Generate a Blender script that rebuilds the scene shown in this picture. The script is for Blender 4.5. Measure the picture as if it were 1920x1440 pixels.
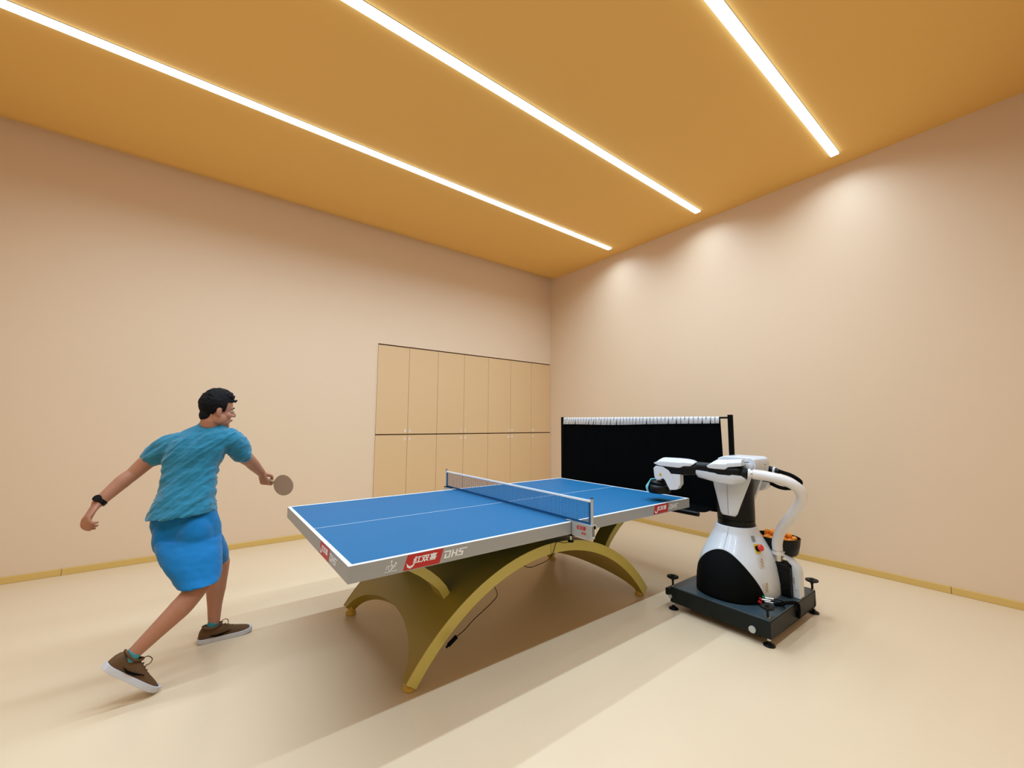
import bpy, bmesh, math, random
from mathutils import Vector, Matrix, noise
PI = math.pi
V = Vector
random.seed(7)
for o in list(bpy.data.objects):
    bpy.data.objects.remove(o, do_unlink=True)
SC = bpy.context.scene
COL = SC.collection

# ------------------------------------------------------------------ camera
yaw, pitch, roll = 0.91930276, 0.09421875, 0.00650287
fw = V((math.cos(yaw)*math.cos(pitch), math.sin(yaw)*math.cos(pitch), math.sin(pitch)))
r0 = V((math.sin(yaw), -math.cos(yaw), 0)); u0 = r0.cross(fw)
rt = r0*math.cos(roll) + u0*math.sin(roll); up = -r0*math.sin(roll) + u0*math.cos(roll)
cd = bpy.data.cameras.new('camera'); cam = bpy.data.objects.new('camera', cd); COL.objects.link(cam)
cam.matrix_world = Matrix(((rt.x, up.x, -fw.x, -0.5435), (rt.y, up.y, -fw.y, -1.8586), (rt.z, up.z, -fw.z, 1.3789), (0, 0, 0, 1)))
cd.sensor_fit = 'HORIZONTAL'; cd.sensor_width = 36.0; cd.lens = 763.24/1920*36.0
cd.clip_start = 0.02; cd.clip_end = 60
SC.camera = cam
# ------------------------------------------------------------------ world, exposure
w = bpy.data.worlds.new('world'); SC.world = w; w.use_nodes = True
w.node_tree.nodes['Background'].inputs[0].default_value = (0.9, 0.95, 1, 1)
w.node_tree.nodes['Background'].inputs[1].default_value = 0.0
vs = SC.view_settings
vs.view_transform = 'Standard'; vs.look = 'None'; vs.gamma = 1.0; vs.use_curve_mapping = False
vs.exposure = 0.07
LED_GLOW = 5.0
LED_WATT = 80.0
LED_SPREAD = math.radians(152)
LED_COLOR = (0.57, 0.79, 1.0)

# ------------------------------------------------------------------ materials
def mat(name, col, rough=0.5, metal=0.0, spec=0.5, bump=0.0, bscale=60, var=0.0, vscale=4, emit=None, es=0, sheen=0, bw=None, coat=0):
    m = bpy.data.materials.new(name); m.use_nodes = True
    nt = m.node_tree; b = nt.nodes['Principled BSDF']
    b.inputs['Base Color'].default_value = (*col, 1)
    b.inputs['Roughness'].default_value = rough; b.inputs['Metallic'].default_value = metal
    b.inputs['Specular IOR Level'].default_value = spec
    if sheen: b.inputs['Sheen Weight'].default_value = sheen
    if coat: b.inputs['Coat Weight'].default_value = coat
    tc = nt.nodes.new('ShaderNodeTexCoord')
    if var:
        n = nt.nodes.new('ShaderNodeTexNoise'); n.inputs['Scale'].default_value = vscale; n.inputs['Detail'].default_value = 5
        r = nt.nodes.new('ShaderNodeMapRange'); r.inputs['To Min'].default_value = 1-var; r.inputs['To Max'].default_value = 1+var
        x = nt.nodes.new('ShaderNodeVectorMath'); x.operation = 'SCALE'; x.inputs[0].default_value = col
        nt.links.new(tc.outputs['Object'], n.inputs['Vector']); nt.links.new(n.outputs['Fac'], r.inputs['Value'])
        nt.links.new(r.outputs['Result'], x.inputs['Scale']); nt.links.new(x.outputs['Vector'], b.inputs['Base Color'])
    if bump:
        n2 = nt.nodes.new('ShaderNodeTexNoise'); n2.inputs['Scale'].default_value = bscale; n2.inputs['Detail'].default_value = 3
        bp = nt.nodes.new('ShaderNodeBump'); bp.inputs['Strength'].default_value = bump; bp.inputs['Distance'].default_value = 0.01
        if bw:
            mp = nt.nodes.new('ShaderNodeMapping'); mp.inputs['Scale'].default_value = bw[0]; mp.inputs['Rotation'].default_value = bw[1]
            nt.links.new(tc.outputs['Object'], mp.inputs['Vector']); nt.links.new(mp.outputs['Vector'], n2.inputs['Vector'])
        else:
            nt.links.new(tc.outputs['Object'], n2.inputs['Vector'])
        nt.links.new(n2.outputs['Fac'], bp.inputs['Height']); nt.links.new(bp.outputs['Normal'], b.inputs['Normal'])
    if emit:
        b.inputs['Emission Color'].default_value = (*emit, 1); b.inputs['Emission Strength'].default_value = es
    return m

WALLC = (0.805, 0.595, 0.405)
M = dict(
    wall=mat('peach paint', WALLC, 0.55, spec=0.3, var=0.012, vscale=2.0),
    ceil=mat('apricot ceiling paint', (0.91, 0.52, 0.145), 0.7, spec=0.2, var=0.012, vscale=1.5),
    floor=mat('cream resin floor', (0.76, 0.575, 0.38), 0.27, spec=0.45, var=0.02, vscale=1.2),
    base=mat('mustard baseboard', (0.72, 0.46, 0.13), 0.4),
    locker=mat('locker laminate', (0.74, 0.48, 0.25), 0.45, spec=0.35),
    gap=mat('dark locker interior', (0.16, 0.07, 0.02), 0.8),
    white=mat('white paint', (0.85, 0.86, 0.88), 0.4),
    blue=mat('blue table paint', (0.008, 0.125, 0.28), 0.5, spec=0.2, var=0.03, vscale=3),
    grey=mat('grey aluminium edge', (0.36, 0.365, 0.365), 0.35, metal=0.25),
    olive=mat('olive gold paint', (0.36, 0.245, 0.022), 0.36, spec=0.5, bump=0.02, bscale=500),
    oliveband=mat('light olive gold paint', (0.62, 0.50, 0.12), 0.4),
    foot=mat('yellow rubber foot', (0.62, 0.38, 0.05), 0.45),
    red=mat('red logo plate', (0.50, 0.012, 0.012), 0.4),
    redtext=mat('red lettering', (0.55, 0.02, 0.02), 0.4),
    netblue=mat('blue net cord', (0.010, 0.085, 0.22), 0.8, spec=0.1),
    chrome=mat('brushed metal', (0.62, 0.62, 0.60), 0.25, metal=1.0),
    alu=mat('silver painted metal', (0.52, 0.54, 0.54), 0.35, metal=0.5),
    black=mat('black plastic', (0.0022, 0.003, 0.0032), 0.38, spec=0.22),
    blackm=mat('matte black', (0.0015, 0.002, 0.002), 0.7, spec=0.08),
    cloth=mat('black cloth', (0.0012, 0.0015, 0.0018), 0.95, spec=0.05),
    graphite=mat('graphite steel plate', (0.035, 0.058, 0.070), 0.35, spec=0.5, var=0.45, vscale=9),
    charcoal=mat('charcoal steel side', (0.0065, 0.010, 0.009), 0.5, spec=0.22, var=0.6, vscale=12),
    rwhite=mat('robot white shell', (0.66, 0.68, 0.72), 0.32, spec=0.5, coat=0.2),
    rseam=mat('seam grey', (0.25, 0.25, 0.25), 0.6),
    cyan=mat('pale cyan plastic', (0.20, 0.62, 0.70), 0.35),
    orange=mat('orange celluloid', (0.95, 0.30, 0.015), 0.45),
    yellow=mat('yellow sticker', (0.75, 0.52, 0.02), 0.5),
    rred=mat('red mushroom button', (0.72, 0.03, 0.02), 0.35),
    hose=mat('white corrugated hose', (0.80, 0.76, 0.74), 0.45),
    paper=mat('paper sticker', (0.70, 0.62, 0.54), 0.6),
    ink=mat('dark print', (0.06, 0.05, 0.04), 0.6),
    green=mat('green connector', (0.01, 0.22, 0.08), 0.4),
    skin=mat('skin', (0.43, 0.185, 0.105), 0.5, spec=0.35, bump=0.05, bscale=120, var=0.10, vscale=14),
    hair=mat('black hair', (0.003, 0.002, 0.002), 0.7, spec=0.18, bump=0.6, bscale=120, bw=((1, 1, 6), (0.3, 0.8, 0.2))),
    shirt=mat('teal blue heather jersey', (0.022, 0.185, 0.29), 0.85, spec=0.15, sheen=0.3, bump=0.55, bscale=9, var=0.22, vscale=16, bw=((1.2, 1.2, 4.2), (0.55, 0.45, 0.0))),
    shorts=mat('blue jersey shorts', (0.003, 0.145, 0.36), 0.8, spec=0.15, sheen=0.2, bump=0.35, bscale=7, bw=((2.4, 2.4, 0.8), (0.3, 0.2, 0.0))),
    shoe=mat('brown knit shoe', (0.115, 0.05, 0.012), 0.8, bump=0.3, bscale=250, var=0.15, vscale=20),
    sole=mat('grey white sole', (0.62, 0.60, 0.62), 0.5),
    tan=mat('tan paddle rubber', (0.42, 0.27, 0.17), 0.6),
    wood=mat('pale paddle wood', (0.50, 0.32, 0.17), 0.5),
    sock=mat('teal sock', (0.05, 0.30, 0.36), 0.9),
    eyew=mat('eye white', (0.5, 0.46, 0.43), 0.5, spec=0.2),
    lip=mat('lips', (0.42, 0.13, 0.10), 0.45),
    led=mat('led diffuser', (0.9, 0.9, 0.9), 0.5, emit=LED_COLOR, es=LED_GLOW),
)

# ------------------------------------------------------------------ helpers
def wpos(o):
    p = V(o.location)
    while o.parent:
        o = o.parent; p += V(o.location)
    return p
def link(name, bm, m, parent=None, smooth=False, bevel=0, bseg=2, loc=None, weld=True):
    if weld: bmesh.ops.remove_doubles(bm, verts=bm.verts, dist=1e-6)
    bmesh.ops.recalc_face_normals(bm, faces=bm.faces)
    org = wpos(parent) if parent else (V(loc) if loc else V((0, 0, 0)))
    bmesh.ops.translate(bm, verts=bm.verts, vec=-org)
    me = bpy.data.meshes.new(name); bm.to_mesh(me); bm.free()
    ms = m if isinstance(m, (list, tuple)) else [m]
    for k in ms: me.materials.append(k)
    if smooth:
        for f in me.polygons: f.use_smooth = True
    o = bpy.data.objects.new(name, me); COL.objects.link(o)
    if parent: o.parent = parent
    elif loc: o.location = loc
    if bevel:
        b = o.modifiers.new('bevel', 'BEVEL'); b.width = bevel; b.segments = bseg; b.limit_method = 'ANGLE'; b.angle_limit = math.radians(32)
        for f in me.polygons: f.use_smooth = True
        wn = o.modifiers.new('wn', 'WEIGHTED_NORMAL'); wn.keep_sharp = True
    elif smooth == 'auto':
        me.set_sharp_from_angle(angle=math.radians(40))
    return o
def thing(name, label, cat, loc=(0, 0, 0), group=None):
    o = bpy.data.objects.new(name, None); COL.objects.link(o); o.location = loc; o.empty_display_size = 0.05
    o['label'] = label; o['category'] = cat
    if group: o['group'] = group
    return o
def tag(o, label, cat, group=None):
    o['label'] = label; o['category'] = cat
    if group: o['group'] = group
    return o
def struct(name, bm, m, parent=None, **k):
    o = link(name, bm, m, parent, **k)
    if not parent: o['kind'] = 'structure'
    return o
def B(): return bmesh.new()
def box(bm, x0, x1, y0, y1, z0, z1, mtx=None):
    c = [V((x, y, z)) for x in (x0, x1) for y in (y0, y1) for z in (z0, z1)]
    if mtx: c = [mtx @ v for v in c]
    v = [bm.verts.new(p) for p in c]
    for f in ((0, 1, 3, 2), (4, 6, 7, 5), (0, 4, 5, 1), (2, 3, 7, 6), (0, 2, 6, 4), (1, 5, 7, 3)):
        bm.faces.new([v[i] for i in f])
    return bm
def prism(bm, pts, d):
    """closed polygon of 3-D points extruded by the vector d"""
    d = V(d); a = [bm.verts.new(V(p)) for p in pts]; b = [bm.verts.new(V(p)+d) for p in pts]
    bm.faces.new(a); bm.faces.new(b[::-1])
    n = len(a)
    for i in range(n): bm.faces.new((a[i], a[(i+1) % n], b[(i+1) % n], b[i]))
    return bm
def loft(bm, rings, cap=True, closed=True):
    R = [[bm.verts.new(V(p)) for p in r] for r in rings]
    n = len(R[0])
    for a, b in zip(R, R[1:]):
        for i in range(n if closed else n-1): bm.faces.new((a[i], a[(i+1) % n], b[(i+1) % n], b[i]))
    if cap:
        bm.faces.new(R[0]); bm.faces.new(R[-1][::-1])
    return R
def frame(d):
    d = V(d).normalized(); a = V((0, 0, 1)) if abs(d.z) < 0.9 else V((1, 0, 0))
    s = d.cross(a).normalized(); return s, s.cross(d).normalized()
def cyl(bm, a, b, r, r2=None, n=24, cap=True):
    a = V(a); b = V(b); s, t = frame(b-a); r2 = r if r2 is None else r2
    ring = lambda c, q: [c+s*q*math.cos(2*PI*i/n)+t*q*math.sin(2*PI*i/n) for i in range(n)]
    loft(bm, [ring(a, r), ring(b, r2)], cap); return bm
def catmull(pts, k=6):
    pts = [V(p) for p in pts]; P = [pts[0]*2-pts[1]]+pts+[pts[-1]*2-pts[-2]]; out = []
    for i in range(1, len(P)-2):
        for j in range(k):
            t = j/k; a, b, c, d = P[i-1:i+3]
            out.append(0.5*((2*b)+(c-a)*t+(2*a-5*b+4*c-d)*t*t+(-a+3*b-3*c+d)*t**3))
    out.append(pts[-1]); return out
def lerp1(xs, t):
    f = t*(len(xs)-1); i = min(int(f), len(xs)-2); return xs[i]+(xs[i+1]-xs[i])*(f-i)
def tube(bm, pts, r, n=14, k=6, ribs=0, round_end=False, flat=1.0, fdir=None):
    """smooth tube through pts; r a number or one radius per point"""
    C = catmull(pts, k) if k > 1 else [V(p) for p in pts]
    rr = r if isinstance(r, (list, tuple)) else [r]*len(pts)
    N = len(C); rings = []
    d = (C[1]-C[0]).normalized(); s, t = frame(d)
    if fdir is not None: s = (V(fdir)-d*V(fdir).dot(d)).normalized(); t = d.cross(s)
    for i, c in enumerate(C):
        d = (C[min(i+1, N-1)]-C[max(i-1, 0)]).normalized()
        s = (s-d*s.dot(d)).normalized(); t = d.cross(s)
        q = lerp1(rr, i/(N-1))
        if ribs and i % 2: q *= 1+ribs
        if round_end:
            if i == 0:
                for h, e in ((-0.95, 0.25), (-0.7, 0.7)): rings.append([c+d*q*h+s*q*e*flat*math.cos(2*PI*j/n)+t*q*e*math.sin(2*PI*j/n) for j in range(n)])
        rings.append([c+s*q*flat*math.cos(2*PI*j/n)+t*q*math.sin(2*PI*j/n) for j in range(n)])
        if round_end and i == N-1:
            for h, e in ((0.7, 0.7), (0.95, 0.25)): rings.append([c+d*q*h+s*q*e*flat*math.cos(2*PI*j/n)+t*q*e*math.sin(2*PI*j/n) for j in range(n)])
    loft(bm, rings); return bm
def lathe(bm, c, prof, n=32, ax=(0, 0, 1), cap=True):
    c = V(c); ax = V(ax).normalized(); s, t = frame(ax)
    loft(bm, [[c+ax*z+s*r*math.cos(2*PI*i/n)+t*r*math.sin(2*PI*i/n) for i in range(n)] for r, z in prof], cap); return bm
def ellipsoid(bm, c, X, Y, Z, n=20, m=12):
    c = V(c); X = V(X); Y = V(Y); Z = V(Z); rings = []
    for j in range(1, m):
        a = PI*j/m; rings.append([c-Z*math.cos(a)+(X*math.cos(2*PI*i/n)+Y*math.sin(2*PI*i/n))*math.sin(a) for i in range(n)])
    R = loft(bm, rings, cap=False)
    p = bm.verts.new(c-Z); q = bm.verts.new(c+Z)
    for i in range(n):
        bm.faces.new((p, R[0][(i+1) % n], R[0][i])); bm.faces.new((q, R[-1][i], R[-1][(i+1) % n]))
    return bm
def text_bm(s, size, org, xdir, ydir, shear=0.0, depth=0.0015, bold=0.0, fit_w=None, fit_h=None):
    """lettering as solid mesh; org = lower left corner"""
    cu = bpy.data.curves.new('lettering', 'FONT'); cu.body = s; cu.size = size; cu.offset = bold; cu.resolution_u = 3
    ob = bpy.data.objects.new('lettering', cu); COL.objects.link(ob)
    dg = bpy.context.evaluated_depsgraph_get(); me = bpy.data.meshes.new_from_object(ob.evaluated_get(dg))
    bpy.data.objects.remove(ob, do_unlink=True)
    vs_ = [v.co.copy() for v in me.vertices]
    bm = B()
    if not vs_: return bm
    x0 = min(v.x for v in vs_); x1 = max(v.x for v in vs_); y0 = min(v.y for v in vs_); y1 = max(v.y for v in vs_)
    sx = fit_w/(x1-x0) if fit_w else 1; sy = fit_h/(y1-y0) if fit_h else 1
    xd = V(xdir).normalized(); yd = V(ydir).normalized(); nd = xd.cross(yd)
    nv = [bm.verts.new(V(org)+xd*((v.x-x0)*sx+shear*(v.y-y0)*sy)+yd*(v.y-y0)*sy) for v in vs_]
    for f in me.polygons:
        try: bm.faces.new([nv[i] for i in f.vertices])
        except ValueError: pass
    bmesh.ops.remove_doubles(bm, verts=bm.verts, dist=1e-5)
    g = bmesh.ops.extrude_face_region(bm, geom=list(bm.faces))
    bmesh.ops.translate(bm, verts=[v for v in g['geom'] if isinstance(v, bmesh.types.BMVert)], vec=nd*depth)
    return bm
def join(bm, other):
    me = bpy.data.meshes.new('tmp'); other.to_mesh(me); other.free(); bm.from_mesh(me); bpy.data.meshes.remove(me); return bm

# ------------------------------------------------------------------ room shell
XB, XF, YL, YR, ZC = 4.46, -3.0, 3.56, -2.35, 4.0
struct('floor', box(B(), XF-.2, XB+.2, YR-.2, YL+.2, -.1, 0), M['floor'])
# ceiling raft stops short of the left wall and leaves a shadow gap
bm = box(B(), XF, XB, YR, 3.425, ZC, ZC+.12)
box(bm, XF, XB, 3.425, YL, ZC+.045, ZC+.42)
struct('ceiling', bm, M['ceil'])
struct('wall_back', box(B(), XB, XB+.2, YR-.2, YL+.2, 0, ZC+.45), M['wall'])
LX0, LX1, LZ1 = 1.295, 4.455, 2.435
bm = box(B(), XF-.2, LX0, YL, YL+.2, 0, ZC+.45)
box(bm, LX0, XB, YL, YL+.2, LZ1, ZC+.45); box(bm, LX0, XB, YL+.04, YL+.2, 0, LZ1)
struct('wall_left', bm, M['wall'])
struct('wall_right', box(B(), XF-.2, XB, YR-.2, YR, 0, ZC+.12), M['wall'])
struct('wall_front', box(B(), XF-.2, XF, YR, YL, 0, ZC+.45), M['wall'])
def baseboard(name, pts):
    bm = B()
    for a in pts: box(bm, *a)
    struct(name, bm, M['base'], bevel=.003)
baseboard('baseboard_left', [(XF, -1.44, YL-.013, YL, 0, .058), (-1.437, LX0, YL-.013, YL, 0, .058)])
baseboard('baseboard_back', [(XB-.013, XB, -1.28, YL-.02, 0, .058), (XB-.013, XB, YR, -1.283, 0, .058)])
baseboard('baseboard_right', [(XF, XB-.02, YR, YR+.013, 0, .058)])
baseboard('baseboard_front', [(XF, XF+.013, YR+.02, YL-.02, 0, .058)])
LXS = -2.0   # start of the light lines, out of view on the left
# three LED lines let into the ceiling
for y, lab in ((1.957, 'long white LED light line in ceiling, nearest the locker wall'),
               (.586, 'long white LED light line in ceiling, middle one of three'),
               (-.788, 'white LED light line in ceiling farthest from the lockers, at upper right')):
    t = thing('ceiling_light', lab, 'light', (.9, y, ZC-.006), 'light lines in the ceiling')
    link('diffuser', box(B(), LXS, 4.2, y-.033, y+.033, ZC-.020, ZC-.0005), M['led'], t, bevel=.004)
    bm = box(B(), LXS-.005, 4.205, y-.037, y-.0335, ZC-.004, ZC-.0002); box(bm, LXS-.005, 4.205, y+.0335, y+.037, ZC-.004, ZC-.0002)
    box(bm, 4.2005, 4.2045, y-.0335, y+.0335, ZC-.004, ZC-.0002)
    link('trim_frame', bm, M['alu'], t)
    ld = bpy.data.lights.new('led_strip', 'AREA'); ld.shape = 'RECTANGLE'; ld.size = 4.19-LXS; ld.size_y = .062; ld.energy = LED_WATT; ld.color = LED_COLOR; ld.spread = LED_SPREAD
    lo = bpy.data.objects.new('led_strip', ld); COL.objects.link(lo); lo.parent = t; lo.location = V(((4.2+LXS)/2, y, ZC-.0215))-V(t.location)

# ------------------------------------------------------------------ lockers
NAMES = ['first', 'second', 'third', 'fourth', 'fifth', 'sixth', 'seventh']
pitchx = .4495; lx = 1.312
tr = B(); box(tr, LX0, lx-.003, YL-.004, YL+.038, .0, LZ1)
box(tr, lx+7*pitchx-.002, LX1, YL-.004, YL+.038, 0, LZ1)
o = struct('trim_1', tr, M['wall'])
struct('trim_2', box(B(), lx-.003, lx+7*pitchx-.002, YL+.030, YL+.039, 0, LZ1), M['gap'])
for c in range(7):
    for row in range(2):
        x0 = lx+c*pitchx; x1 = x0+pitchx
        z0, z1 = ((1.212, 2.418), (.06, 1.197))[row]
        lab = '%s locker numbered %d, %s column from the left' % (('tall upper', 'lower')[row], c*2+1+row, NAMES[c])
        t = thing('locker', lab, 'locker', ((x0+x1)/2, YL+.02, z0), 'built-in lockers')
        link('cabinet_body', box(B(), x0+.004, x1-.004, YL+.012, YL+.0295, z0, z1), M['gap'], t)
        d = link('door', box(B(), x0+.002, x1-.002, YL-.003, YL+.0115, z0, z1), M['locker'], t, bevel=.0015)
        side = 1 if c in (0, 2, 4) else -1   # mark beside the joint it shares with its neighbour
        mx = (x1-.036) if side == 1 else (x0+.036)
        mz = (z0+.042) if row == 0 else (z1-.052)
        s = str(c*2+1+row)
        ww = .016*len(s)
        bmk = text_bm(s, .04, (mx-ww/2, YL-.0035, mz-.018), (1, 0, 0), (0, 0, 1), depth=.001, bold=.001, fit_w=ww, fit_h=.036)
        k = link('number', bmk, M['white'], d)
        k['label'] = 'white number %s' % s

# ------------------------------------------------------------------ table
TB = thing('table_tennis_table', 'blue table tennis table with grey edge on a golden arched base', 'table', (1.37, .7625, 0))
L, W2, H, TH = 2.74, 1.525, .76, .0735
link('tabletop', box(B(), .012, L-.012, .012, W2-.012, H-.03, H-.0005), M['blue'], TB)
bm = B()
for a in ((0, L, 0, .02), (0, L, W2-.02, W2), (0, .02, .02, W2-.02), (L-.02, L, .02, W2-.02)): box(bm, *a, H-.0006, H+.0002)
box(bm, .02, L-.02, W2/2-.0017, W2/2+.0017, H-.0006, H+.0001)
lines = link('white_lines', bm, M['white'], TB)
bm = B()
for a in ((0, L, 0, .012), (0, L, W2-.012, W2), (0, .012, .012, W2-.012), (L-.012, L, .012, W2-.012)): box(bm, *a, H-TH, H-.0007)
apron = link('edge_frame', bm, M['grey'], TB)
bm = B()
for a in ((.3, 2.44, .15, .21), (.3, 2.44, W2-.21, W2-.15), (.3, .36, .21, W2-.21), (2.38, 2.44, .21, W2-.21), (1.34, 1.40, .21, W2-.21)): box(bm, *a, H-TH+.006, H-.031)
link('underframe', bm, M['blackm'], TB)
# arch base: vault of circular profile, feet left by an elliptical notch in each end
ACX, ACZ, AR, AT = 1.39, -.68, 1.26, .066
AY0, AY1 = .203, 1.322
amax = math.acos((.055-ACZ)/AR)
def arc(a, r): return ACX+r*math.sin(a), ACZ+r*math.cos(a)
def notch(y):   # largest |angle| of the shell at this y
    t = (y-W2/2)/((AY1-AY0)/2)
    zf = .055+.165*math.sqrt(max(0, 1-(abs(t)/.90)**2.0)) if abs(t) < .90 else .055
    return math.acos((zf-ACZ)/AR)
NY, NA = 60, 72
ys = []
for j in range(NY+1):
    t = -math.cos(PI*j/NY); ys.append(W2/2+t*(AY1-AY0)/2)
G = {}
bm = B()
for j, y in enumerate(ys):
    am = notch(y)
    for i in range(NA+1):
        a = -am+2*am*i/NA
        for s, r in ((0, AR), (1, AR-AT)):
            x, z = arc(a, r); G[j, i, s] = bm.verts.new((x, y, z))
for j in range(NY):
    for i in range(NA):
        for s in (0, 1): bm.faces.new([G[j, i, s], G[j, i+1, s], G[j+1, i+1, s], G[j+1, i, s]])
    for i in (0, NA): bm.faces.new([G[j, i, 0], G[j+1, i, 0], G[j+1, i, 1], G[j, i, 1]])
for j in (0, NY):
    for i in range(NA):
        bm.faces.new([G[j, i, 0], G[j, i+1, 0], G[j, i+1, 1], G[j, i, 1]])
arch = link('arch_base', bm, M['olive'], TB, smooth='auto', weld=False)
# lighter side bands of the arch
for y0, y1 in ((AY0-.006, AY0-.0005), (AY1+.0005, AY1+.006)):
    for a0, a1 in ((-amax, -.03), (-.026, amax)):
        bm = B(); rings = []
        for i in range(41):
            a = a0+(a1-a0)*i/40
            xo, zo = arc(a, AR+.0015); xi, zi = arc(a, AR-AT)
            rings.append([(xo, y0, zo), (xo, y1, zo), (xi, y1, zi), (xi, y0, zi)])
        loft(bm, rings); b = link('side_band', bm, M['oliveband'], TB)
        b['label'] = 'lighter olive side band'
for sx in (-1, 1):
    for y in (.245, 1.28):
        x = ACX+sx*.985
        bm = lathe(B(), (x, y, 0), [(.030, 0), (.036, .006), (.034, .022), (.020, .034), (.016, .045), (.016, .060)], 28)
        link('foot', bm, M['foot'], TB, smooth='auto')
# four curved wings that carry the tabletop
def wing_pts(sx, off):
    base = [(.665, .335), (.622, .405), (.560, .462), (.495, .512), (.425, .556), (.345, .605), (.262, .652), (.235, .6865)]
    up_ = [(.695, .375), (.668, .425), (.606, .492), (.545, .540), (.480, .585), (.400, .635), (.330, .6865)]
    P_ = [(x, z) for x, z in base]+[(x, z) for x, z in up_[::-1]]
    return [(x if sx < 0 else 2*ACX-x, z) for x, z in P_]
for sx in (-1, 1):
    for y0, y1 in ((.36, .49), (W2-.49, W2-.36)):
        P_ = wing_pts(sx, 0)
        bm = B()
        lo = P_[:8]; hi = P_[8:][::-1]
        hi2 = [hi[0]]+[hi[i] for i in range(1, 7)]
        # resample upper side to eight points
        hi2 = [(lerp1([p[0] for p in hi], i/7), lerp1([p[1] for p in hi], i/7)) for i in range(8)]
        rings = [[(a[0], y0, a[1]), (a[0], y1, a[1]), (b[0], y1, b[1]), (b[0], y0, b[1])] for a, b in zip(lo, hi2)]
        loft(bm, rings)
        wg = link('support_wing', bm, [M['olive'], M['oliveband']], TB, smooth='auto')
        for f in wg.data.polygons: f.material_index = 1 if abs(f.normal.y) > .9 else 0
for y in (.45, W2-.45):
    bm = box(B(), 1.29, 1.49, y-.05, y+.05, .574, .688)
    link('support_block', bm, M['olive'], TB)
link('cable_clip', box(B(), 1.86, 1.90, .42, .48, .405, .43), M['blackm'], TB, bevel=.004)

# brand marks on the edges
CH = '\u7ea2\u53cc\u559c'
def plate(parent, org, xd, scale_w, n):
    """red slanted plate with white characters, then the three letters; org = lower left corner"""
    org = V(org); xd = V(xd); z = V((0, 0, 1)); nd = xd.cross(z)
    w = .187*scale_w; h = .066
    pts = [org, org+xd*w, org+xd*(w+.022)+z*h, org+xd*.022+z*h]
    p = link('logo_plate', prism(B(), pts, nd*.0008), M['red'], parent)
    p['label'] = 'red plate with white Chinese characters'
    o1 = org+nd*.0009
    bm = text_bm(CH, .045, o1+xd*(.046*scale_w)+z*.022, xd, z, shear=.25, depth=.0006, bold=.0012, fit_w=.122*scale_w, fit_h=.033)
    # white swoosh curling off the first character
    sw = [(.016, .031), (.020, .012), (.032, .005), (.047, .010), (.056, .020), (.060, .028), (.052, .022), (.042, .017), (.032, .015), (.024, .022)]
    prism(bm, [o1+xd*(a*scale_w)+z*b for a, b in sw], nd*.0006)
    link('characters', bm, M['white'], p)
    # slanted, squared capitals
    q = org+xd*(w+.018)+z*.016+nd*.0003
    hh = .034
    def st(bm, pl):
        prism(bm, [q+xd*(a*scale_w+.28*b*hh)+z*(b*hh) for a, b in pl], nd*.0008)
    bm = B()
    st(bm, [(0, .82), (0, 1), (.038, 1), (.038, .82)]); st(bm, [(.030, 0), (.030, .82), (.038, .82), (.038, 0)])
    st(bm, [(.006, 0), (.006, .16), (.030, .16), (.030, 0)]); st(bm, [(.006, .16), (.006, .62), (.015, .62), (.015, .16)])
    st(bm, [(.045, 0), (.045, 1), (.054, 1), (.054, 0)]); st(bm, [(.068, 0), (.068, 1), (.077, 1), (.077, 0)]); st(bm, [(.054, .40), (.054, .58), (.068, .58), (.068, .40)])
    st(bm, [(.088, .82), (.084, 1), (.132, 1), (.132, .86)]); st(bm, [(.084, .45), (.084, .82), (.094, .82), (.094, .45)])
    st(bm, [(.094, .42), (.094, .60), (.112, .60), (.112, .42)]); st(bm, [(.103, .16), (.103, .42), (.112, .42), (.112, .16)]); st(bm, [(.080, 0), (.080, .16), (.112, .16), (.112, 0)])
    k = link('letters', bm, M['white'], parent); k['label'] = 'white slanted DHS letters'
plate(apron, (.246, -.0001, .691), (1, 0, 0), 1.0, 0)
plate(apron, (2.228, -.0001, .691), (1, 0, 0), 1.0, 0)
plate(apron, (-.0001, .519, .691), (0, -1, 0), 1.0, 0)
plate(apron, (L+.0001, 1.1, .691), (0, 1, 0), 1.0, 0)
bm = text_bm('ITTF', .02, (.163, -.0006, .712), (1, 0, 0), (0, 0, 1), shear=.25, depth=.0006, bold=.0002, fit_w=.045, fit_h=.016)
tube(bm, [(.190, -.001, .742), (.188, -.001, .734), (.194, -.001, .727), (.197, -.001, .718), (.190, -.001, .709), (.178, -.001, .707)], .0014, 6, 4)
for c in ((.191, .7455, .004), (.211, .734, .0045)): prism(bm, [(c[0]+c[2]*math.cos(a*PI/6), -.0006, c[1]+c[2]*math.sin(a*PI/6)) for a in range(12)], (0, -.0006, 0))
prism(bm, [(.157, -.0006, .7005), (.216, -.0006, .7005), (.217, -.0006, .7035), (.157, -.0006, .7025)], (0, -.0006, 0))
k = link('federation_mark', bm, M['white'], apron); k['label'] = 'white ITTF mark'

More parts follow.
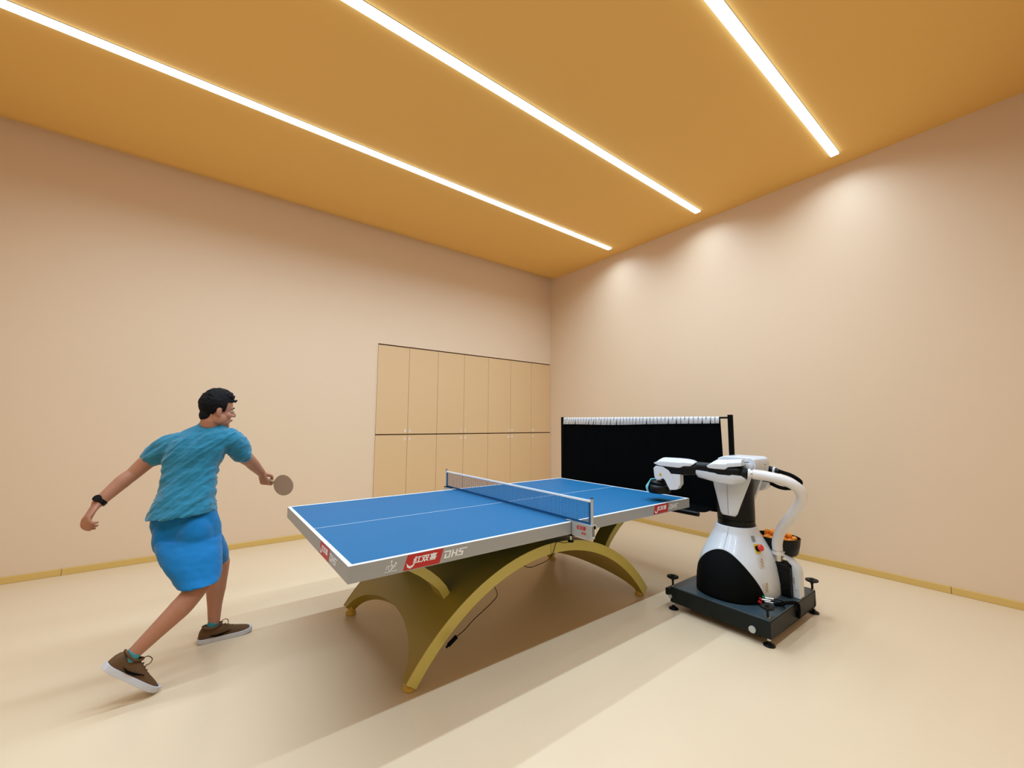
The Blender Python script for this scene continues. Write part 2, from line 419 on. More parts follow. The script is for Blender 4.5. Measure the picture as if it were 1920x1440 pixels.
# ------------------------------------------------------------------ net on the table
NT = thing('table_tennis_net', 'blue table tennis net with white top tape clamped across the table middle', 'net', (1.37, -.15, H))
NX = 1.37
bm = B(); y0, y1 = -.140, W2+.140
zt = H+.1525
step = .0118; ny = int((y1-y0-.02)/step)
for i in range(ny+1):
    y = y0+.01+i*(y1-y0-.02)/ny; box(bm, NX-.0007, NX+.0007, y-.0008, y+.0008, H+.016, zt-.012)
for k in range(11):
    z = H+.018+k*.0118; box(bm, NX-.0006, NX+.0006, y0, y1, z-.0007, z+.0007)
link('net_mesh', bm, M['netblue'], NT)
link('top_tape', box(B(), NX-.004, NX+.004, y0-.008, y1+.008, zt-.014, zt), M['white'], NT, bevel=.002)
bm = box(B(), NX-.002, NX+.002, y0, y1, H+.002, H+.018)
box(bm, NX-.0025, NX+.0025, y0-.006, y0+.012, H+.002, zt-.014); box(bm, NX-.0025, NX+.0025, y1-.012, y1+.006, H+.002, zt-.014)
link('border_tape', bm, M['netblue'], NT)
for s in (0, 1):
    yy = -.153 if s == 0 else W2+.153; sg = 1 if s == 0 else -1
    po = link('net_post', cyl(cyl(B(), (NX, yy, H-.055), (NX, yy, zt+.004), .0085, n=20), (NX, yy, zt+.0045), (NX, yy, zt+.010), .0092, n=20), M['alu'], NT, smooth='auto')
    link('post_cap', cyl(B(), (NX, yy, zt+.0102), (NX, yy, zt+.014), .0095, n=20), M['black'], po, smooth='auto')
    ya, yb = (yy-.012, -.006) if s == 0 else (W2+.006, yy+.012)
    bm = box(B(), NX-.022, NX-.012, ya, yb, H-.078, H+.004)
    box(bm, NX-.022, NX+.018, min(ya, yb) if s else ya, yb, H+.0025, H+.007)
    yc = .05 if s == 0 else W2-.05
    box(bm, NX-.022, NX+.018, min(yb, yc), max(yb, yc), H+.0025, H+.007)
    cl = link('clamp', bm, M['alu'], NT, bevel=.0015)
    bm = box(B(), NX-.022, NX+.018, min(yb, yc), max(yb, yc), H-.088, H-.078)
    box(bm, NX-.012, NX+.012, min(ya, yb)+.004, max(ya, yb)-.004, H-.07, H-.002)
    link('clamp_body', bm, M['black'], NT, bevel=.002)
    sc = cyl(B(), (NX-.004, (yb+yc)/2, H-.125), (NX-.004, (yb+yc)/2, H-.088), .006)
    link('clamp_screw', sc, M['chrome'], NT, smooth='auto')
    link('clamp_knob', lathe(B(), (NX-.004, (yb+yc)/2, H-.131), [(.014, 0), (.019, .003), (.019, .009), (.012, .013)], 20), M['black'], NT, smooth='auto')
    kn = lathe(B(), (NX+.018, yy, H-.008), [(.006, 0), (.013, .002), (.013, .012), (.006, .016)], 20, ax=(1, 0, 0)); link('side_knob', kn, M['chrome'], NT, smooth='auto')
    link('tension_knob', lathe(B(), (NX, yy, H-.075), [(.010, 0), (.016, .004), (.016, .014), (.010, .018)], 20), M['chrome'], NT, smooth='auto')
bm = text_bm(CH, .03, (NX-.0225, -.045, H-.032), (0, -1, 0), (0, 0, 1), shear=.2, depth=.0006, bold=.0008, fit_w=.075, fit_h=.026)
join(bm, text_bm('DHS', .02, (NX-.0225, -.085, H-.056), (0, -1, 0), (0, 0, 1), shear=.2, depth=.0006, bold=.0006, fit_w=.036, fit_h=.014))
k = link('clamp_lettering', bm, M['redtext'], NT); k['label'] = 'red lettering on the clamp'
# thin cables
CB = thing('cable', 'thin black cable looping from the net clamp down under the golden arch', 'cable', (1.37, .02, .61), 'thin cables under the table')
link('cord', tube(B(), [(1.366, .035, .626), (1.376, .10, .606), (1.39, .172, .592), (1.388, .190, .562), (1.372, .190, .525), (1.32, .188, .486), (1.24, .192, .470), (1.17, .20, .466), (1.12, .22, .49)], .0022, 6, 5), M['blackm'], CB, smooth=True)
CC = thing('cable', 'thin black cable with small inline box hanging inside the near arch leg', 'cable', (.75, .17, .31), 'thin cables under the table')
link('cord', tube(B(), [(.93, .24, .40), (.905, .17, .372), (.86, .16, .345), (.80, .155, .318), (.73, .15, .288), (.67, .15, .25), (.625, .15, .232)], .0022, 6, 5), M['blackm'], CC, smooth=True)
a = V((.625, .15, .232)); b = V((.575, .15, .202))
link('inline_box', cyl(cyl(B(), a, b, .011, n=14), b, b+(b-a)*.25, .006, n=10), M['blackm'], CC, smooth='auto')

# ------------------------------------------------------------------ ball catch net
CX = 3.2
CN = thing('ball_catch_net', 'black cloth ball catching screen with white loops on tall posts behind table', 'screen', (CX, .9, 0))
PL, PR, PZ = 1.957, -.151, 1.452
for y, h in ((PL, PZ), (PR, PZ+.008)):
    p = link('post', box(B(), CX-.018, CX+.018, y-.018, y+.018, .03, h), M['blackm'], CN, bevel=.004)
    q = link('post_base', box(B(), CX-.02, CX+.35, y-.025, y+.025, 0, .03), M['blackm'], CN, bevel=.004)
link('top_bar', cyl(B(), (CX, PR+.018, PZ-.018), (CX, PL-.018, PZ-.022), .008), M['blackm'], CN, smooth='auto')
ny, nz = 120, 30
bm = B(); grid = []
cy0, cy1 = -.062, PL-.022
def sag(t):  # t 0 right .. 1 left
    return -.010-.022*(t**0.8)*(1.0) - .010*math.sin(PI*t)*math.exp(-((t-.62)/.25)**2)
for i in range(ny+1):
    t = i/ny; row = []
    for j in range(nz+1):
        s = j/nz
        y = cy0+(cy1-cy0)*t - .035*s*(1-t)**4
        zt_ = PZ-.026; z = zt_+(.60-zt_)*s
        x = CX-.002-.05*s*s+.006*math.sin(t*34+s*2)*s+.004*math.sin(t*71+1)*(1-s)
        row.append(bm.verts.new((x, y, z)))
    grid.append(row)
for i in range(ny):
    for j in range(nz): bm.faces.new((grid[i][j], grid[i+1][j], grid[i+1][j+1], grid[i][j+1]))
cl = link('cloth', bm, M['cloth'], CN, smooth=True)
so = cl.modifiers.new('s', 'SOLIDIFY'); so.thickness = .003
y = cy0+.006; k = 0
random.seed(3)
while y < cy1-.01:
    wdt = random.uniform(.036, .047) if y < 1.2 else random.uniform(.030, .050)
    t = (y-cy0)/(cy1-cy0); zb = PZ-.047+sag(t)
    y2 = min(y+wdt-.005, cy1); sl = random.uniform(-.006, .006)
    if t > .55: sl -= .004
    bm = B(); rings = []
    for ang in (0, .9, 1.8, 2.7, 3.6):
        xx = CX-.011*math.cos(ang-.6); zz = PZ-.018+.011*math.sin(ang-.6)
        rings.append([(xx, y+sl*.2, zz), (xx, y2+sl*.2, zz)])
    rings = [[(CX-.016, y-sl, zb-.012), (CX-.016, y2-sl, zb-.012)]]+rings
    R_ = loft(bm, rings, cap=False, closed=False)
    l_ = link('hanging_loop', bm, M['white'], CN, smooth=True)
    so = l_.modifiers.new('s', 'SOLIDIFY'); so.thickness = .0015
    y += wdt
# ball tray under the table end
bm = B(); rings = []
for i in range(13):
    s = i/12; x = 2.885+.285*s; z = .628-.018*math.sin(PI*s)+.005*s; rings.append([(x, .0, z), (x, 1.62, z)])
loft(bm, rings, cap=False, closed=False)
tr_ = link('ball_tray', bm, M['black'], CN, smooth=True); so = tr_.modifiers.new('s', 'SOLIDIFY'); so.thickness = .006
link('tray_bar', cyl(B(), (2.875, -.004, .612), (2.875, 1.63, .612), .020, n=20), M['black'], CN, smooth='auto')
bm = box(B(), 3.17, 3.19, -.13, PL-.02, .60, .63)
link('cross_bar', bm, M['blackm'], CN)
# ------------------------------------------------------------------ robot on its trolley
RZ = .165
RB = thing('ball_serving_robot', 'white and black robot arm serving balls, on a black trolley beside the table', 'robot', (2.745, -.39, 0))
X0, X1, Y0, Y1 = 2.34, 3.15, -.73, -.05
pf = link('platform', box(B(), X0+.002, X1-.002, Y0+.002, Y1-.002, RZ-.008, RZ), M['graphite'], RB, bevel=.002)
bm = B()
box(bm, X0, X0+.03, Y0, Y1, .052, RZ-.0085); box(bm, X1-.03, X1, Y0, Y1, .052, RZ-.0085)
box(bm, X0+.03, X1-.03, Y0, Y0+.03, .052, RZ-.0085); box(bm, X0+.03, X1-.03, Y1-.03, Y1, .052, RZ-.0085)
link('platform_frame', bm, M['charcoal'], RB, bevel=.003)
for (x, y, bx, by) in ((2.372, -.075, -1, 1), (2.372, -.705, -1, -1), (3.118, -.705, 1, -1), (3.118, -.075, 1, 1)):
    px = x; py = y
    if (bx, by) != (-1, -1): 
        px = x+.012*bx; py = y+.012*by
    hw = link('levelling_spindle', cyl(B(), (px, py, .02), (px, py, .214), .0075, n=16), M['black'], RB, smooth='auto')
    link('hand_wheel', lathe(B(), (px, py, .206), [(.010, 0), (.014, .010), (.034, .016), (.042, .022), (.041, .030), (.030, .034), (.012, .030), (.010, .038), (.004, .040)], 28), M['black'], hw, smooth='auto')
    link('spindle_collar', cyl(B(), (px, py, .1655), (px, py, .171), .0125, n=16), M['chrome'], hw, smooth='auto')
    link('levelling_pad', lathe(B(), (px, py, 0), [(.034, 0), (.034, .007), (.024, .013), (.011, .020), (.010, .03)], 24), M['black'], hw, smooth='auto')
    link('lock_nut', cyl(B(), (px, py, .032), (px, py, .048), .012, n=6), M['chrome'], hw)
for x, y in ((2.46, -.16), (2.46, -.62), (3.02, -.16), (3.02, -.62)):
    c_ = link('caster', cyl(B(), (x-.012, y, .026), (x+.012, y, .026), .026, n=24), M['black'], RB, smooth='auto')
    link('caster_fork', box(B(), x-.018, x+.018, y-.014, y+.014, .038, .058), M['charcoal'], c_)
link('bumper_disc', cyl(B(), (X0-.012, -.625, .078), (X0-.001, -.625, .078), .021, n=28), M['alu'], RB, smooth='auto')
link('bumper_disc', cyl(B(), (X0-.010, -.055, .092), (X0-.001, -.055, .092), .013, n=24), M['alu'], RB, smooth='auto')
link('side_bracket', box(B(), X0+.006, X0+.10, Y1+.0005, Y1+.045, .088, .138), M['black'], RB, bevel=.006)
# bell body: superellipse rings; black panel below an arched line, white hood above
BC = (2.735, -.373)
def brx(s): return lerp1([.345, .342, .335, .322, .300, .270, .232, .190, .150, .128], s)
def bry(s): return lerp1([.250, .250, .247, .240, .229, .213, .192, .168, .143, .126], s)
BZ0, BZ1 = RZ, .628
def bpt(th, z, off=0.0):
    s = (z-BZ0)/(BZ1-BZ0); p = 2/2.35
    c = math.cos(th); q = math.sin(th)
    x = (brx(s)+off)*math.copysign(abs(c)**p, c); y = (bry(s)+off)*math.copysign(abs(q)**p, q)
    return V((BC[0]-x, BC[1]+y, z))       # th = 0 faces the table end (-x), th > 0 towards +y
NT_ = 128
TE = math.radians(68)
def zline(th):
    t = abs(th)/TE
    if t >= 1: return None
    return BZ0+.03+(.478-BZ0-.03)*(1-t**1.75)**0.72
def ring_grid(th0, th1, n, zlo, zhi, m, off):
    R = []
    for j in range(m+1):
        r = []
        for i in range(n+1):
            th = th0+(th1-th0)*i/n; a = zlo(th); b = zhi(th); r.append(bpt(th, a+(b-a)*j/m, off))
        R.append(r)
    return R
bm = B(); loft(bm, ring_grid(-TE, TE, 72, lambda t: BZ0+.0008, lambda t: max(zline(t) or BZ0+.03, BZ0+.03), 24, -.004), cap=False, closed=False)
pn = link('front_panel', bm, M['blackm'], RB, smooth=True); pn['label'] = 'arched black front panel'
so = pn.modifiers.new('s', 'SOLIDIFY'); so.thickness = .006; so.offset = -1
bm = B()
Rg = ring_grid(-PI, PI, 192, lambda t: (zline(t) if zline(t) else BZ0+.0008+.03*0), lambda t: BZ1, 26, .004)
loft(bm, Rg, cap=False, closed=False)
bmesh.ops.remove_doubles(bm, verts=bm.verts, dist=1e-5)
hd = link('hood', bm, M['rwhite'], RB, smooth=True); hd['label'] = 'white body hood'
so = hd.modifiers.new('s', 'SOLIDIFY'); so.thickness = .010; so.offset = -1
bm = tube(B(), [bpt(-.02, z, .0043) for z in (.482, .51, .55, .59, .622)], .0012, 6, 3); link('hood_seam', bm, M['rseam'], hd)
link('hood_cap', lathe(B(), (BC[0], BC[1], BZ1-.012), [(.128, 0), (.130, .006), (.122, .012)], 48), M['rwhite'], hd, smooth='auto')
for i in range(9):
    th = -.42-.012*i; link('vent_slot', prism(B(), [bpt(th-.0025, .30, .0), bpt(th+.0025, .30, .0), bpt(th+.0025, .345, .0), bpt(th-.0025, .345, .0)], (-.001, 0, 0)), M['blackm'], pn)
# stop button, stickers on the side that faces away from the table
def on_hood(th, z, w_, h_, out=.0050, d=.0012, tilt=0):
    a = bpt(th, z, out); e = (bpt(th+.01, z, out)-bpt(th-.01, z, out)).normalized(); g = (bpt(th, z+.01, out)-bpt(th, z-.01, out)).normalized()
    n = e.cross(g).normalized()
    if n.dot(a-V((BC[0], BC[1], a.z))) < 0: n = -n
    if tilt:
        e, g = e*math.cos(tilt)+g*math.sin(tilt), g*math.cos(tilt)-e*math.sin(tilt)
    return a, e, g, n
def sticker(th, z, w_, h_, mt, name, par, **k):
    a, e, g, n = on_hood(th, z, w_, h_, **k)
    return link(name, prism(B(), [a-e*w_/2-g*h_/2, a+e*w_/2-g*h_/2, a+e*w_/2+g*h_/2, a-e*w_/2+g*h_/2], n*.0014), mt, par), (a, e, g, n)
THS = -1.22
s1, (a, e, g, n) = sticker(THS, .500, .052, .062, M['yellow'], 'stop_button', RB)
s1['label'] = 'red stop button on yellow plate'
link('button_collar', cyl(B(), a+n*.002, a+n*.022, .020, n=24), M['blackm'], s1, smooth='auto')
link('button_head', lathe(B(), a+n*.022, [(.014, 0), (.023, .004), (.023, .014), (.016, .020)], 24, ax=n), M['rred'], s1, smooth='auto')
s2, _ = sticker(THS+.04, .560, .030, .040, M['rseam'], 'sensor_window', RB)
for z, hh in ((.415, .058), (.265, .062)):
    s3, (a, e, g, n) = sticker(THS, z, .050, hh, M['paper'], 'sticker', RB)
    bm = B()
    for q in range(6):
        zz = -.4+.14*q; ww = (.36, .3, .38, .25, .36, .2)[q]
        c = a+n*.0016+g*zz*hh
        prism(bm, [c-e*.4*.05, c-e*.4*.05+e*ww*.1, c-e*.4*.05+e*ww*.1+g*.0022, c-e*.4*.05+g*.0022], n*.0004)
    c = a+n*.0016+g*.38*hh-e*.015; prism(bm, [c, c+e*.010, c+e*.005+g*.009], n*.0004)
    link('print', bm, M['ink'], s3)
# connectors at the lower corner
a, e, g, n = on_hood(-1.02, .205, 0, 0)
link('connector_panel', prism(B(), [a-e*.035-g*.03, a+e*.03-g*.03, a+e*.03+g*.022, a-e*.035+g*.022], n*.006), M['blackm'], RB)
for k_, (de, dg, mt_) in enumerate(((-.022, .012, 'green'), (.004, .004, 'red'), (-.018, -.012, 'black'), (.015, -.014, 'red'))):
    c = a+e*de+g*dg+n*.006
    pl_ = link('connector', cyl(B(), c, c+n*.018, .0085, n=16), M[mt_], RB, smooth='auto')
    if k_ != 3:
        d2 = (n*.7-e*.7).normalized(); link('plug', cyl(B(), c+n*.014, c+n*.014+d2*.050, .0065, n=16), M['chrome'], pl_, smooth='auto')
        s_ = c+n*.014+d2*.05
        link('lead', tube(B(), [s_, s_+d2*.04, s_+d2*.07+V((0.01, .01, -.02)), V((s_.x+.05, s_.y-.035, RZ+.012)), V((s_.x+.12, s_.y+.0, RZ+.004))], .0032, 8, 5), M['blackm'], pl_, smooth=True)
link('cable_bundle', tube(B(), [(2.60, -.665, .172), (2.68, -.69, .172), (2.76, -.735, .168), (2.775, -.742, .13), (2.775, -.738, .07)], .011, 10, 5), M['blackm'], RB, smooth=True)
# column
bm = lathe(B(), (BC[0], BC[1], BZ1-.02), [(.122, 0), (.126, .006), (.126, .058), (.120, .060), (.120, .064), (.127, .066), (.127, .42), (.118, .445), (.08, .46)], 48)
link('column', bm, M['black'], RB, smooth='auto')
# front shield: tapered white plate with a seam
sh = [(-.272, .93), (-.322, .715), (-.335, .706), (-.418, .706), (-.432, .715), (-.545, 1.0), (-.556, 1.085), (-.545, 1.098), (-.30, 1.098), (-.268, 1.05)]
def curved_plate(prof, xf, bulge, th, par, name, mt, n=10):
    # plate whose front face bulges about its own centre line
    zs = sorted({p[1] for p in prof}); zz = []
    z0_, z1_ = zs[0], zs[-1]
    def span(z):
        xs = []
        for i in range(len(prof)):
            a, b = prof[i], prof[(i+1) % len(prof)]
            if (a[1]-z)*(b[1]-z) <= 0 and a[1] != b[1]: xs.append(a[0]+(b[0]-a[0])*(z-a[1])/(b[1]-a[1]))
        return min(xs), max(xs)
    rows = []; m = 24
    for j in range(m+1):
        z = z0_+1e-4+(z1_-z0_-2e-4)*j/m; a, b = span(z); row = []
        for i in range(n+1):
            t = i/n; y = a+(b-a)*t; row.append((xf-bulge*(1-(2*t-1)**2)*(1 if abs(bulge) > 0 else 0), y, z))
        rows.append(row)
    bm = B(); loft(bm, rows, cap=False, closed=False)
    o = link(name, bm, mt, par, smooth=True); so = o.modifiers.new('s', 'SOLIDIFY'); so.thickness = th; so.offset = 0
    bv = o.modifiers.new('b', 'BEVEL'); bv.width = .003; bv.segments = 2; bv.limit_method = 'ANGLE'
    return o
fs = curved_plate(sh, 2.625, .018, .02, RB, 'front_shield', M['rwhite'])
link('shield_seam', tube(B(), [(2.5945, -.382, z) for z in (.712, .8, .9, .95)], .0012, 6, 2), M['rseam'], fs)
link('shield_screw', cyl(B(), (2.605, -.475, .80), (2.612, -.475, .80), .004, n=10), M['ink'], fs)
rs = [(-.27, 1.06), (-.25, .93), (-.34, .735), (-.36, .72), (-.40, .72), (-.425, .735), (-.478, .855), (-.508, .938), (-.530, 1.0), (-.556, 1.09), (-.556, 1.105), (-.28, 1.105)]
curved_plate(rs, 2.865, -.015, .022, RB, 'rear_shield', M['rwhite'])
cv = [(-.285, 1.085), (-.30, 1.118), (-.345, 1.136), (-.535, 1.136), (-.560, 1.122), (-.568, 1.085), (-.556, 1.02), (-.545, .985), (-.522, .985), (-.528, 1.03), (-.532, 1.075), (-.520, 1.098), (-.31, 1.098), (-.30, 1.085)]
link('shoulder_cover', prism(B(), [(2.64, y, z) for y, z in cv], (.245, 0, 0)), M['rwhite'], RB, bevel=.008, bseg=3)
link('cover_screw', cyl(B(), (2.80, -.570, 1.08), (2.80, -.563, 1.08), .004, n=10), M['ink'], RB)
# forearm frame
FA = V((2.56, -.54, 0)); fu = V((-.18, .98, 0)).normalized(); fwv = V((-fu.y, fu.x, 0))
def fp(s, z, o=0.0): return FA+fu*s+fwv*o+V((0, 0, z))
def fprism(pts, o0, o1, mt, name, par=RB, bevel=.006, top=None):
    bm = B(); n = len(pts); zmid = sum(p[1] for p in pts)/n
    return link(name, prism(bm, [fp(s, z, o0) for s, z in pts], fwv*(o1-o0)), mt, par, bevel=bevel, bseg=3)
def fcyl(s0, z0, s1, z1, r0, r1, mt, name, par=RB, n=28, o=0):
    return link(name, cyl(B(), fp(s0, z0, o), fp(s1, z1, o), r0, r1, n), mt, par, smooth='auto')
def shell_cap(pts_low, pts_top, half, inset, mt, name):
    """cap with a flat narrower top: outer rim polyline (s,z) below, ridge polyline (s,z) above"""
    bm = B(); rings = []
    for (sl, zl), (st_, zt_) in zip(pts_low, pts_top):
        rings.append([fp(sl, zl, half), fp(sl, zl+(zt_-zl)*.55, half*1.0), fp(st_, zt_, half-inset), fp(st_, zt_, -(half-inset)), fp(sl, zl+(zt_-zl)*.55, -half), fp(sl, zl, -half)])
    loft(bm, rings); return link(name, bm, mt, RB, bevel=.004, bseg=2)
shell_cap([(.655, 1.058), (.625, 1.046), (.60, 1.042), (.47, 1.037), (.45, 1.038), (.42, 1.052), (.372, 1.055), (.345, 1.072)],
          [(.645, 1.068), (.612, 1.092), (.585, 1.106), (.47, 1.107), (.44, 1.106), (.40, 1.104), (.365, 1.098), (.335, 1.084)], .052, .022, M['rwhite'], 'forearm_cover')
bm = tube(B(), [fp(.635, 1.035), fp(.60, 1.030), fp(.52, 1.025), fp(.44, 1.028), fp(.36, 1.036), fp(.325, 1.045)], [.030, .044, .047, .049, .048, .038], 24, 4)
link('forearm', bm, M['black'], RB, smooth='auto')
fcyl(.335, 1.052, .19, 1.050, .037, .037, M['black'], 'forearm_tube')
link('elbow_body', tube(B(), [fp(.25, 1.035), fp(.235, 1.036), fp(.16, 1.036), fp(.05, 1.036), fp(.035, 1.034)], [.040, .047, .050, .050, .043], 28, 3), M['black'], RB, smooth='auto')
shell_cap([(.252, 1.060), (.235, 1.052), (.20, 1.050), (.128, 1.050), (.108, 1.068), (.02, 1.082)],
          [(.244, 1.076), (.212, 1.100), (.185, 1.116), (.128, 1.117), (.108, 1.120), (.02, 1.128)], .054, .022, M['rwhite'], 'elbow_cover')
# lower cowl: half shell with a bowed underside
bm = B(); rings = []
for s, zt_, zb, hw in ((.338, 1.030, .990, .036), (.325, 1.030, .975, .046), (.20, 1.020, .950, .054), (.18, 1.012, .945, .055), (.10, 1.010, .940, .056), (.085, 1.017, .942, .056), (.03, 1.014, .958, .054), (.004, .996, .975, .048)):
    rings.append([fp(s, zt_, hw), fp(s, zt_*.6+zb*.4, hw*.99), fp(s, zb+.010, hw*.78), fp(s, zb, hw*.38), fp(s, zb, -hw*.38), fp(s, zb+.010, -hw*.78), fp(s, zt_*.6+zb*.4, -hw*.99), fp(s, zt_, -hw)])
loft(bm, rings); link('elbow_cowl', bm, M['rwhite'], RB, smooth='auto')
fcyl(.036, 1.032, .004, 1.030, .036, .036, M['charcoal'], 'end_collar')
link('end_ring', lathe(B(), fp(.010, 1.028), [(.036, 0), (.041, .002), (.041, .007), (.036, .009)], 32, ax=-fu), M['black'], RB, smooth='auto')
# serving head: bracket, stacked discs, cyan guard
br = [(.660, 1.020), (.640, 1.040), (.585, 1.036), (.540, 1.012), (.516, .975), (.497, .92), (.478, .868), (.532, .860), (.556, .905), (.570, .935), (.585, .945), (.612, .930), (.645, .935), (.655, .96)]
wb = fprism(br, .030, .050, M['rwhite'], 'wrist_bracket', bevel=.003)
fprism([(.530, .985), (.452, .985), (.452, .91), (.478, .868), (.500, .90)], -.03, .042, M['rwhite'], 'bracket_web', par=wb, bevel=.003)
tri = [(.618, .963), (.588, .963), (.603, .990)]
tw = link('warning_sticker', prism(B(), [fp(s, z, .0505) for s, z in tri], fwv*.0008), M['yellow'], wb); tw['label'] = 'yellow warning triangle'
link('warning_sign', prism(B(), [fp(s, z, .0514) for s, z in ((.605, .967), (.601, .967), (.6005, .980), (.6055, .980))], fwv*.0003), M['ink'], tw)
fcyl(.60, 1.03, .60, .93, .022, .022, M['black'], 'wrist_joint', o=0)
HC = fp(.640, .0, -.005)
hb = link('serving_head', lathe(B(), (HC.x, HC.y, .822), [(.078, 0), (.088, .006), (.090, .02), (.090, .048), (.082, .060), (.066, .0665)], 48), M['black'], RB, smooth='auto')
link('head_cap', lathe(B(), (HC.x, HC.y, .8885), [(.060, 0), (.062, .004), (.062, .016), (.052, .026), (.018, .030)], 40), M['black'], hb, smooth='auto')
link('head_ring', lathe(B(), (HC.x, HC.y, .919), [(.014, 0), (.020, .001), (.020, .007), (.014, .008)], 28), M['rwhite'], hb, smooth='auto')
link('head_stem', cyl(B(), (HC.x, HC.y, .91), (HC.x, HC.y, 1.0), .011, n=20), M['black'], hb, smooth='auto')
bm = B(); rings = []
a0 = math.atan2(fu.y, fu.x)
for i in range(29):
    a = a0-1.3+2.25*i/28; e_ = min(1, 1.6*math.sin(PI*(i+1)/30))
    d = V((math.cos(a), math.sin(a), 0)); c = V((HC.x, HC.y, 0)); Zv = lambda q: V((0, 0, q))
    rings.append([c+d*.096+Zv(.830), c+d*.103+Zv(.855), c+d*.103+Zv(.872), c+d*(.103-.038*e_)+Zv(.880+.048*e_), c+d*(.098-.038*e_)+Zv(.876+.048*e_), c+d*.098+Zv(.870), c+d*.098+Zv(.855), c+d*.092+Zv(.830)])
loft(bm, rings); k = link('head_guard', bm, M['cyan'], hb, smooth='auto'); k['label'] = 'pale cyan guard'
# shoulder drive and cables behind the column
bm = tube(B(), [(2.885, -.40, 1.02), (2.93, -.46, 1.045), (2.95, -.52, 1.035), (2.95, -.565, 1.027)], [.050, .048, .030, .026], 20, 5)
link('rear_drive', bm, M['black'], RB, smooth='auto')
link('drive_ring', lathe(B(), (2.95, -.566, 1.027), [(.026, 0), (.030, .002), (.030, .014), (.026, .016)], 24, ax=(0, -1, -.1)), M['rwhite'], RB, smooth='auto')
link('drive_cap', cyl(B(), (2.95, -.582, 1.025), (2.95, -.606, 1.022), .024, .018, n=20), M['black'], RB, smooth='auto')
link('drive_cowl', prism(B(), [(2.90, -.43, .95), (2.90, -.43, .885), (2.90, -.445, .870), (2.90, -.50, .872), (2.90, -.53, .90), (2.90, -.545, .935)], (.08, 0, 0)), M['rwhite'], RB, bevel=.008, bseg=3)
link('drive_cable', tube(B(), [(2.90, -.47, 1.085), (2.92, -.50, 1.075), (2.94, -.54, 1.045), (2.96, -.62, 1.02), (2.97, -.68, 1.0), (2.98, -.73, .96), (2.98, -.71, .925), (2.97, -.66, .905), (2.96, -.60, .905), (2.95, -.53, .935), (2.95, -.48, .96)], .0135, 12, 6), M['blackm'], RB, smooth=True)
# ball hose
hp = [(2.566, -.545, 1.030), (2.58, -.585, 1.026), (2.60, -.64, 1.021), (2.62, -.718, 1.007), (2.65, -.782, .980), (2.68, -.815, .943), (2.71, -.820, .893), (2.74, -.792, .828), (2.77, -.735, .743), (2.80, -.671, .664), (2.83, -.626, .587), (2.85, -.603, .519), (2.86, -.600, .460)]
link('ball_hose', tube(B(), hp, .0335, 24, 14, ribs=.022), M['hose'], RB, smooth=True)
for c, ax in ((V((2.572, -.565, 1.0285)), V((.25, -.95, -.05))), (V((2.858, -.600, .470)), V((0.02, 0, -1)))):
    ax.normalize(); k = link('hose_clamp', lathe(B(), c, [(.0345, 0), (.0362, .001), (.0362, .009), (.0345, .010)], 32, ax=ax), M['chrome'], RB, smooth='auto')
    link('clamp_screw', cyl(B(), c+V((0, 0, .036)) if abs(ax.z) < .5 else c+V((-.02, -.03, -.005)), c+V((-.02, -.01, .048)) if abs(ax.z) < .5 else c+V((-.01, -.05, -.005)), .005, n=10), M['chrome'], k, smooth='auto')
link('hose_end', cyl(B(), (2.86, -.600, .462), (2.86, -.600, .438), .038, n=32), M['hose'], RB, smooth='auto')
link('steel_pipe', cyl(B(), (2.86, -.600, .4375), (2.86, -.600, .394), .029, n=32), M['chrome'], RB, smooth='auto')
# hopper base and bowl
yz = [(-.45, RZ+.001), (-.685, RZ+.001), (-.685, .355), (-.672, .378), (-.655, .386), (-.55, .396), (-.45, .396)]
hbx = link('hopper_base', prism(B(), [(2.82, y, z) for y, z in yz], (.11, 0, 0)), M['black'], RB, bevel=.006, bseg=3)
link('base_step', box(B(), 2.812, 2.8195, -.675, -.50, .25, .345), M['black'], hbx, bevel=.003)
link('base_step', box(B(), 2.812, 2.8195, -.675, -.50, .18, .235), M['black'], hbx, bevel=.003)
wy = [(-.6855, RZ+.001), (-.728, RZ+.001), (-.730, .33), (-.722, .368), (-.700, .392), (-.640, .445), (-.60, .470), (-.60, .455), (-.635, .430), (-.6855, .380)]
sp = link('hopper_side_panel', prism(B(), [(2.852, y, z) for y, z in wy], (.085, 0, 0)), M['rwhite'], RB, bevel=.004)
link('latch', box(B(), 2.842, 2.8515, -.704, -.696, .27, .305), M['chrome'], sp, bevel=.001)
link('latch', box(B(), 2.846, 2.8515, -.714, -.700, .225, .315), M['rwhite'], sp, bevel=.002)
BO = V((2.965, -.562, 0))
def bowl_ring(r, z, q=1.0): return [(BO.x+.125*r*math.cos(2*PI*i/40), BO.y+.150*r*math.sin(2*PI*i/40), z) for i in range(40)]
bm = B(); loft(bm, [bowl_ring(.62, .420), bowl_ring(.80, .424), bowl_ring(.88, .440), bowl_ring(.96, .50), bowl_ring(1.0, .545), bowl_ring(.972, .545), bowl_ring(.93, .50), bowl_ring(.84, .450), bowl_ring(.6, .440)])
link('hopper_bowl', bm, M['black'], RB, smooth='auto')
link('bowl_neck', cyl(B(), (2.90, -.560, .397), (2.93, -.562, .4198), .05, n=28), M['black'], RB, smooth='auto')
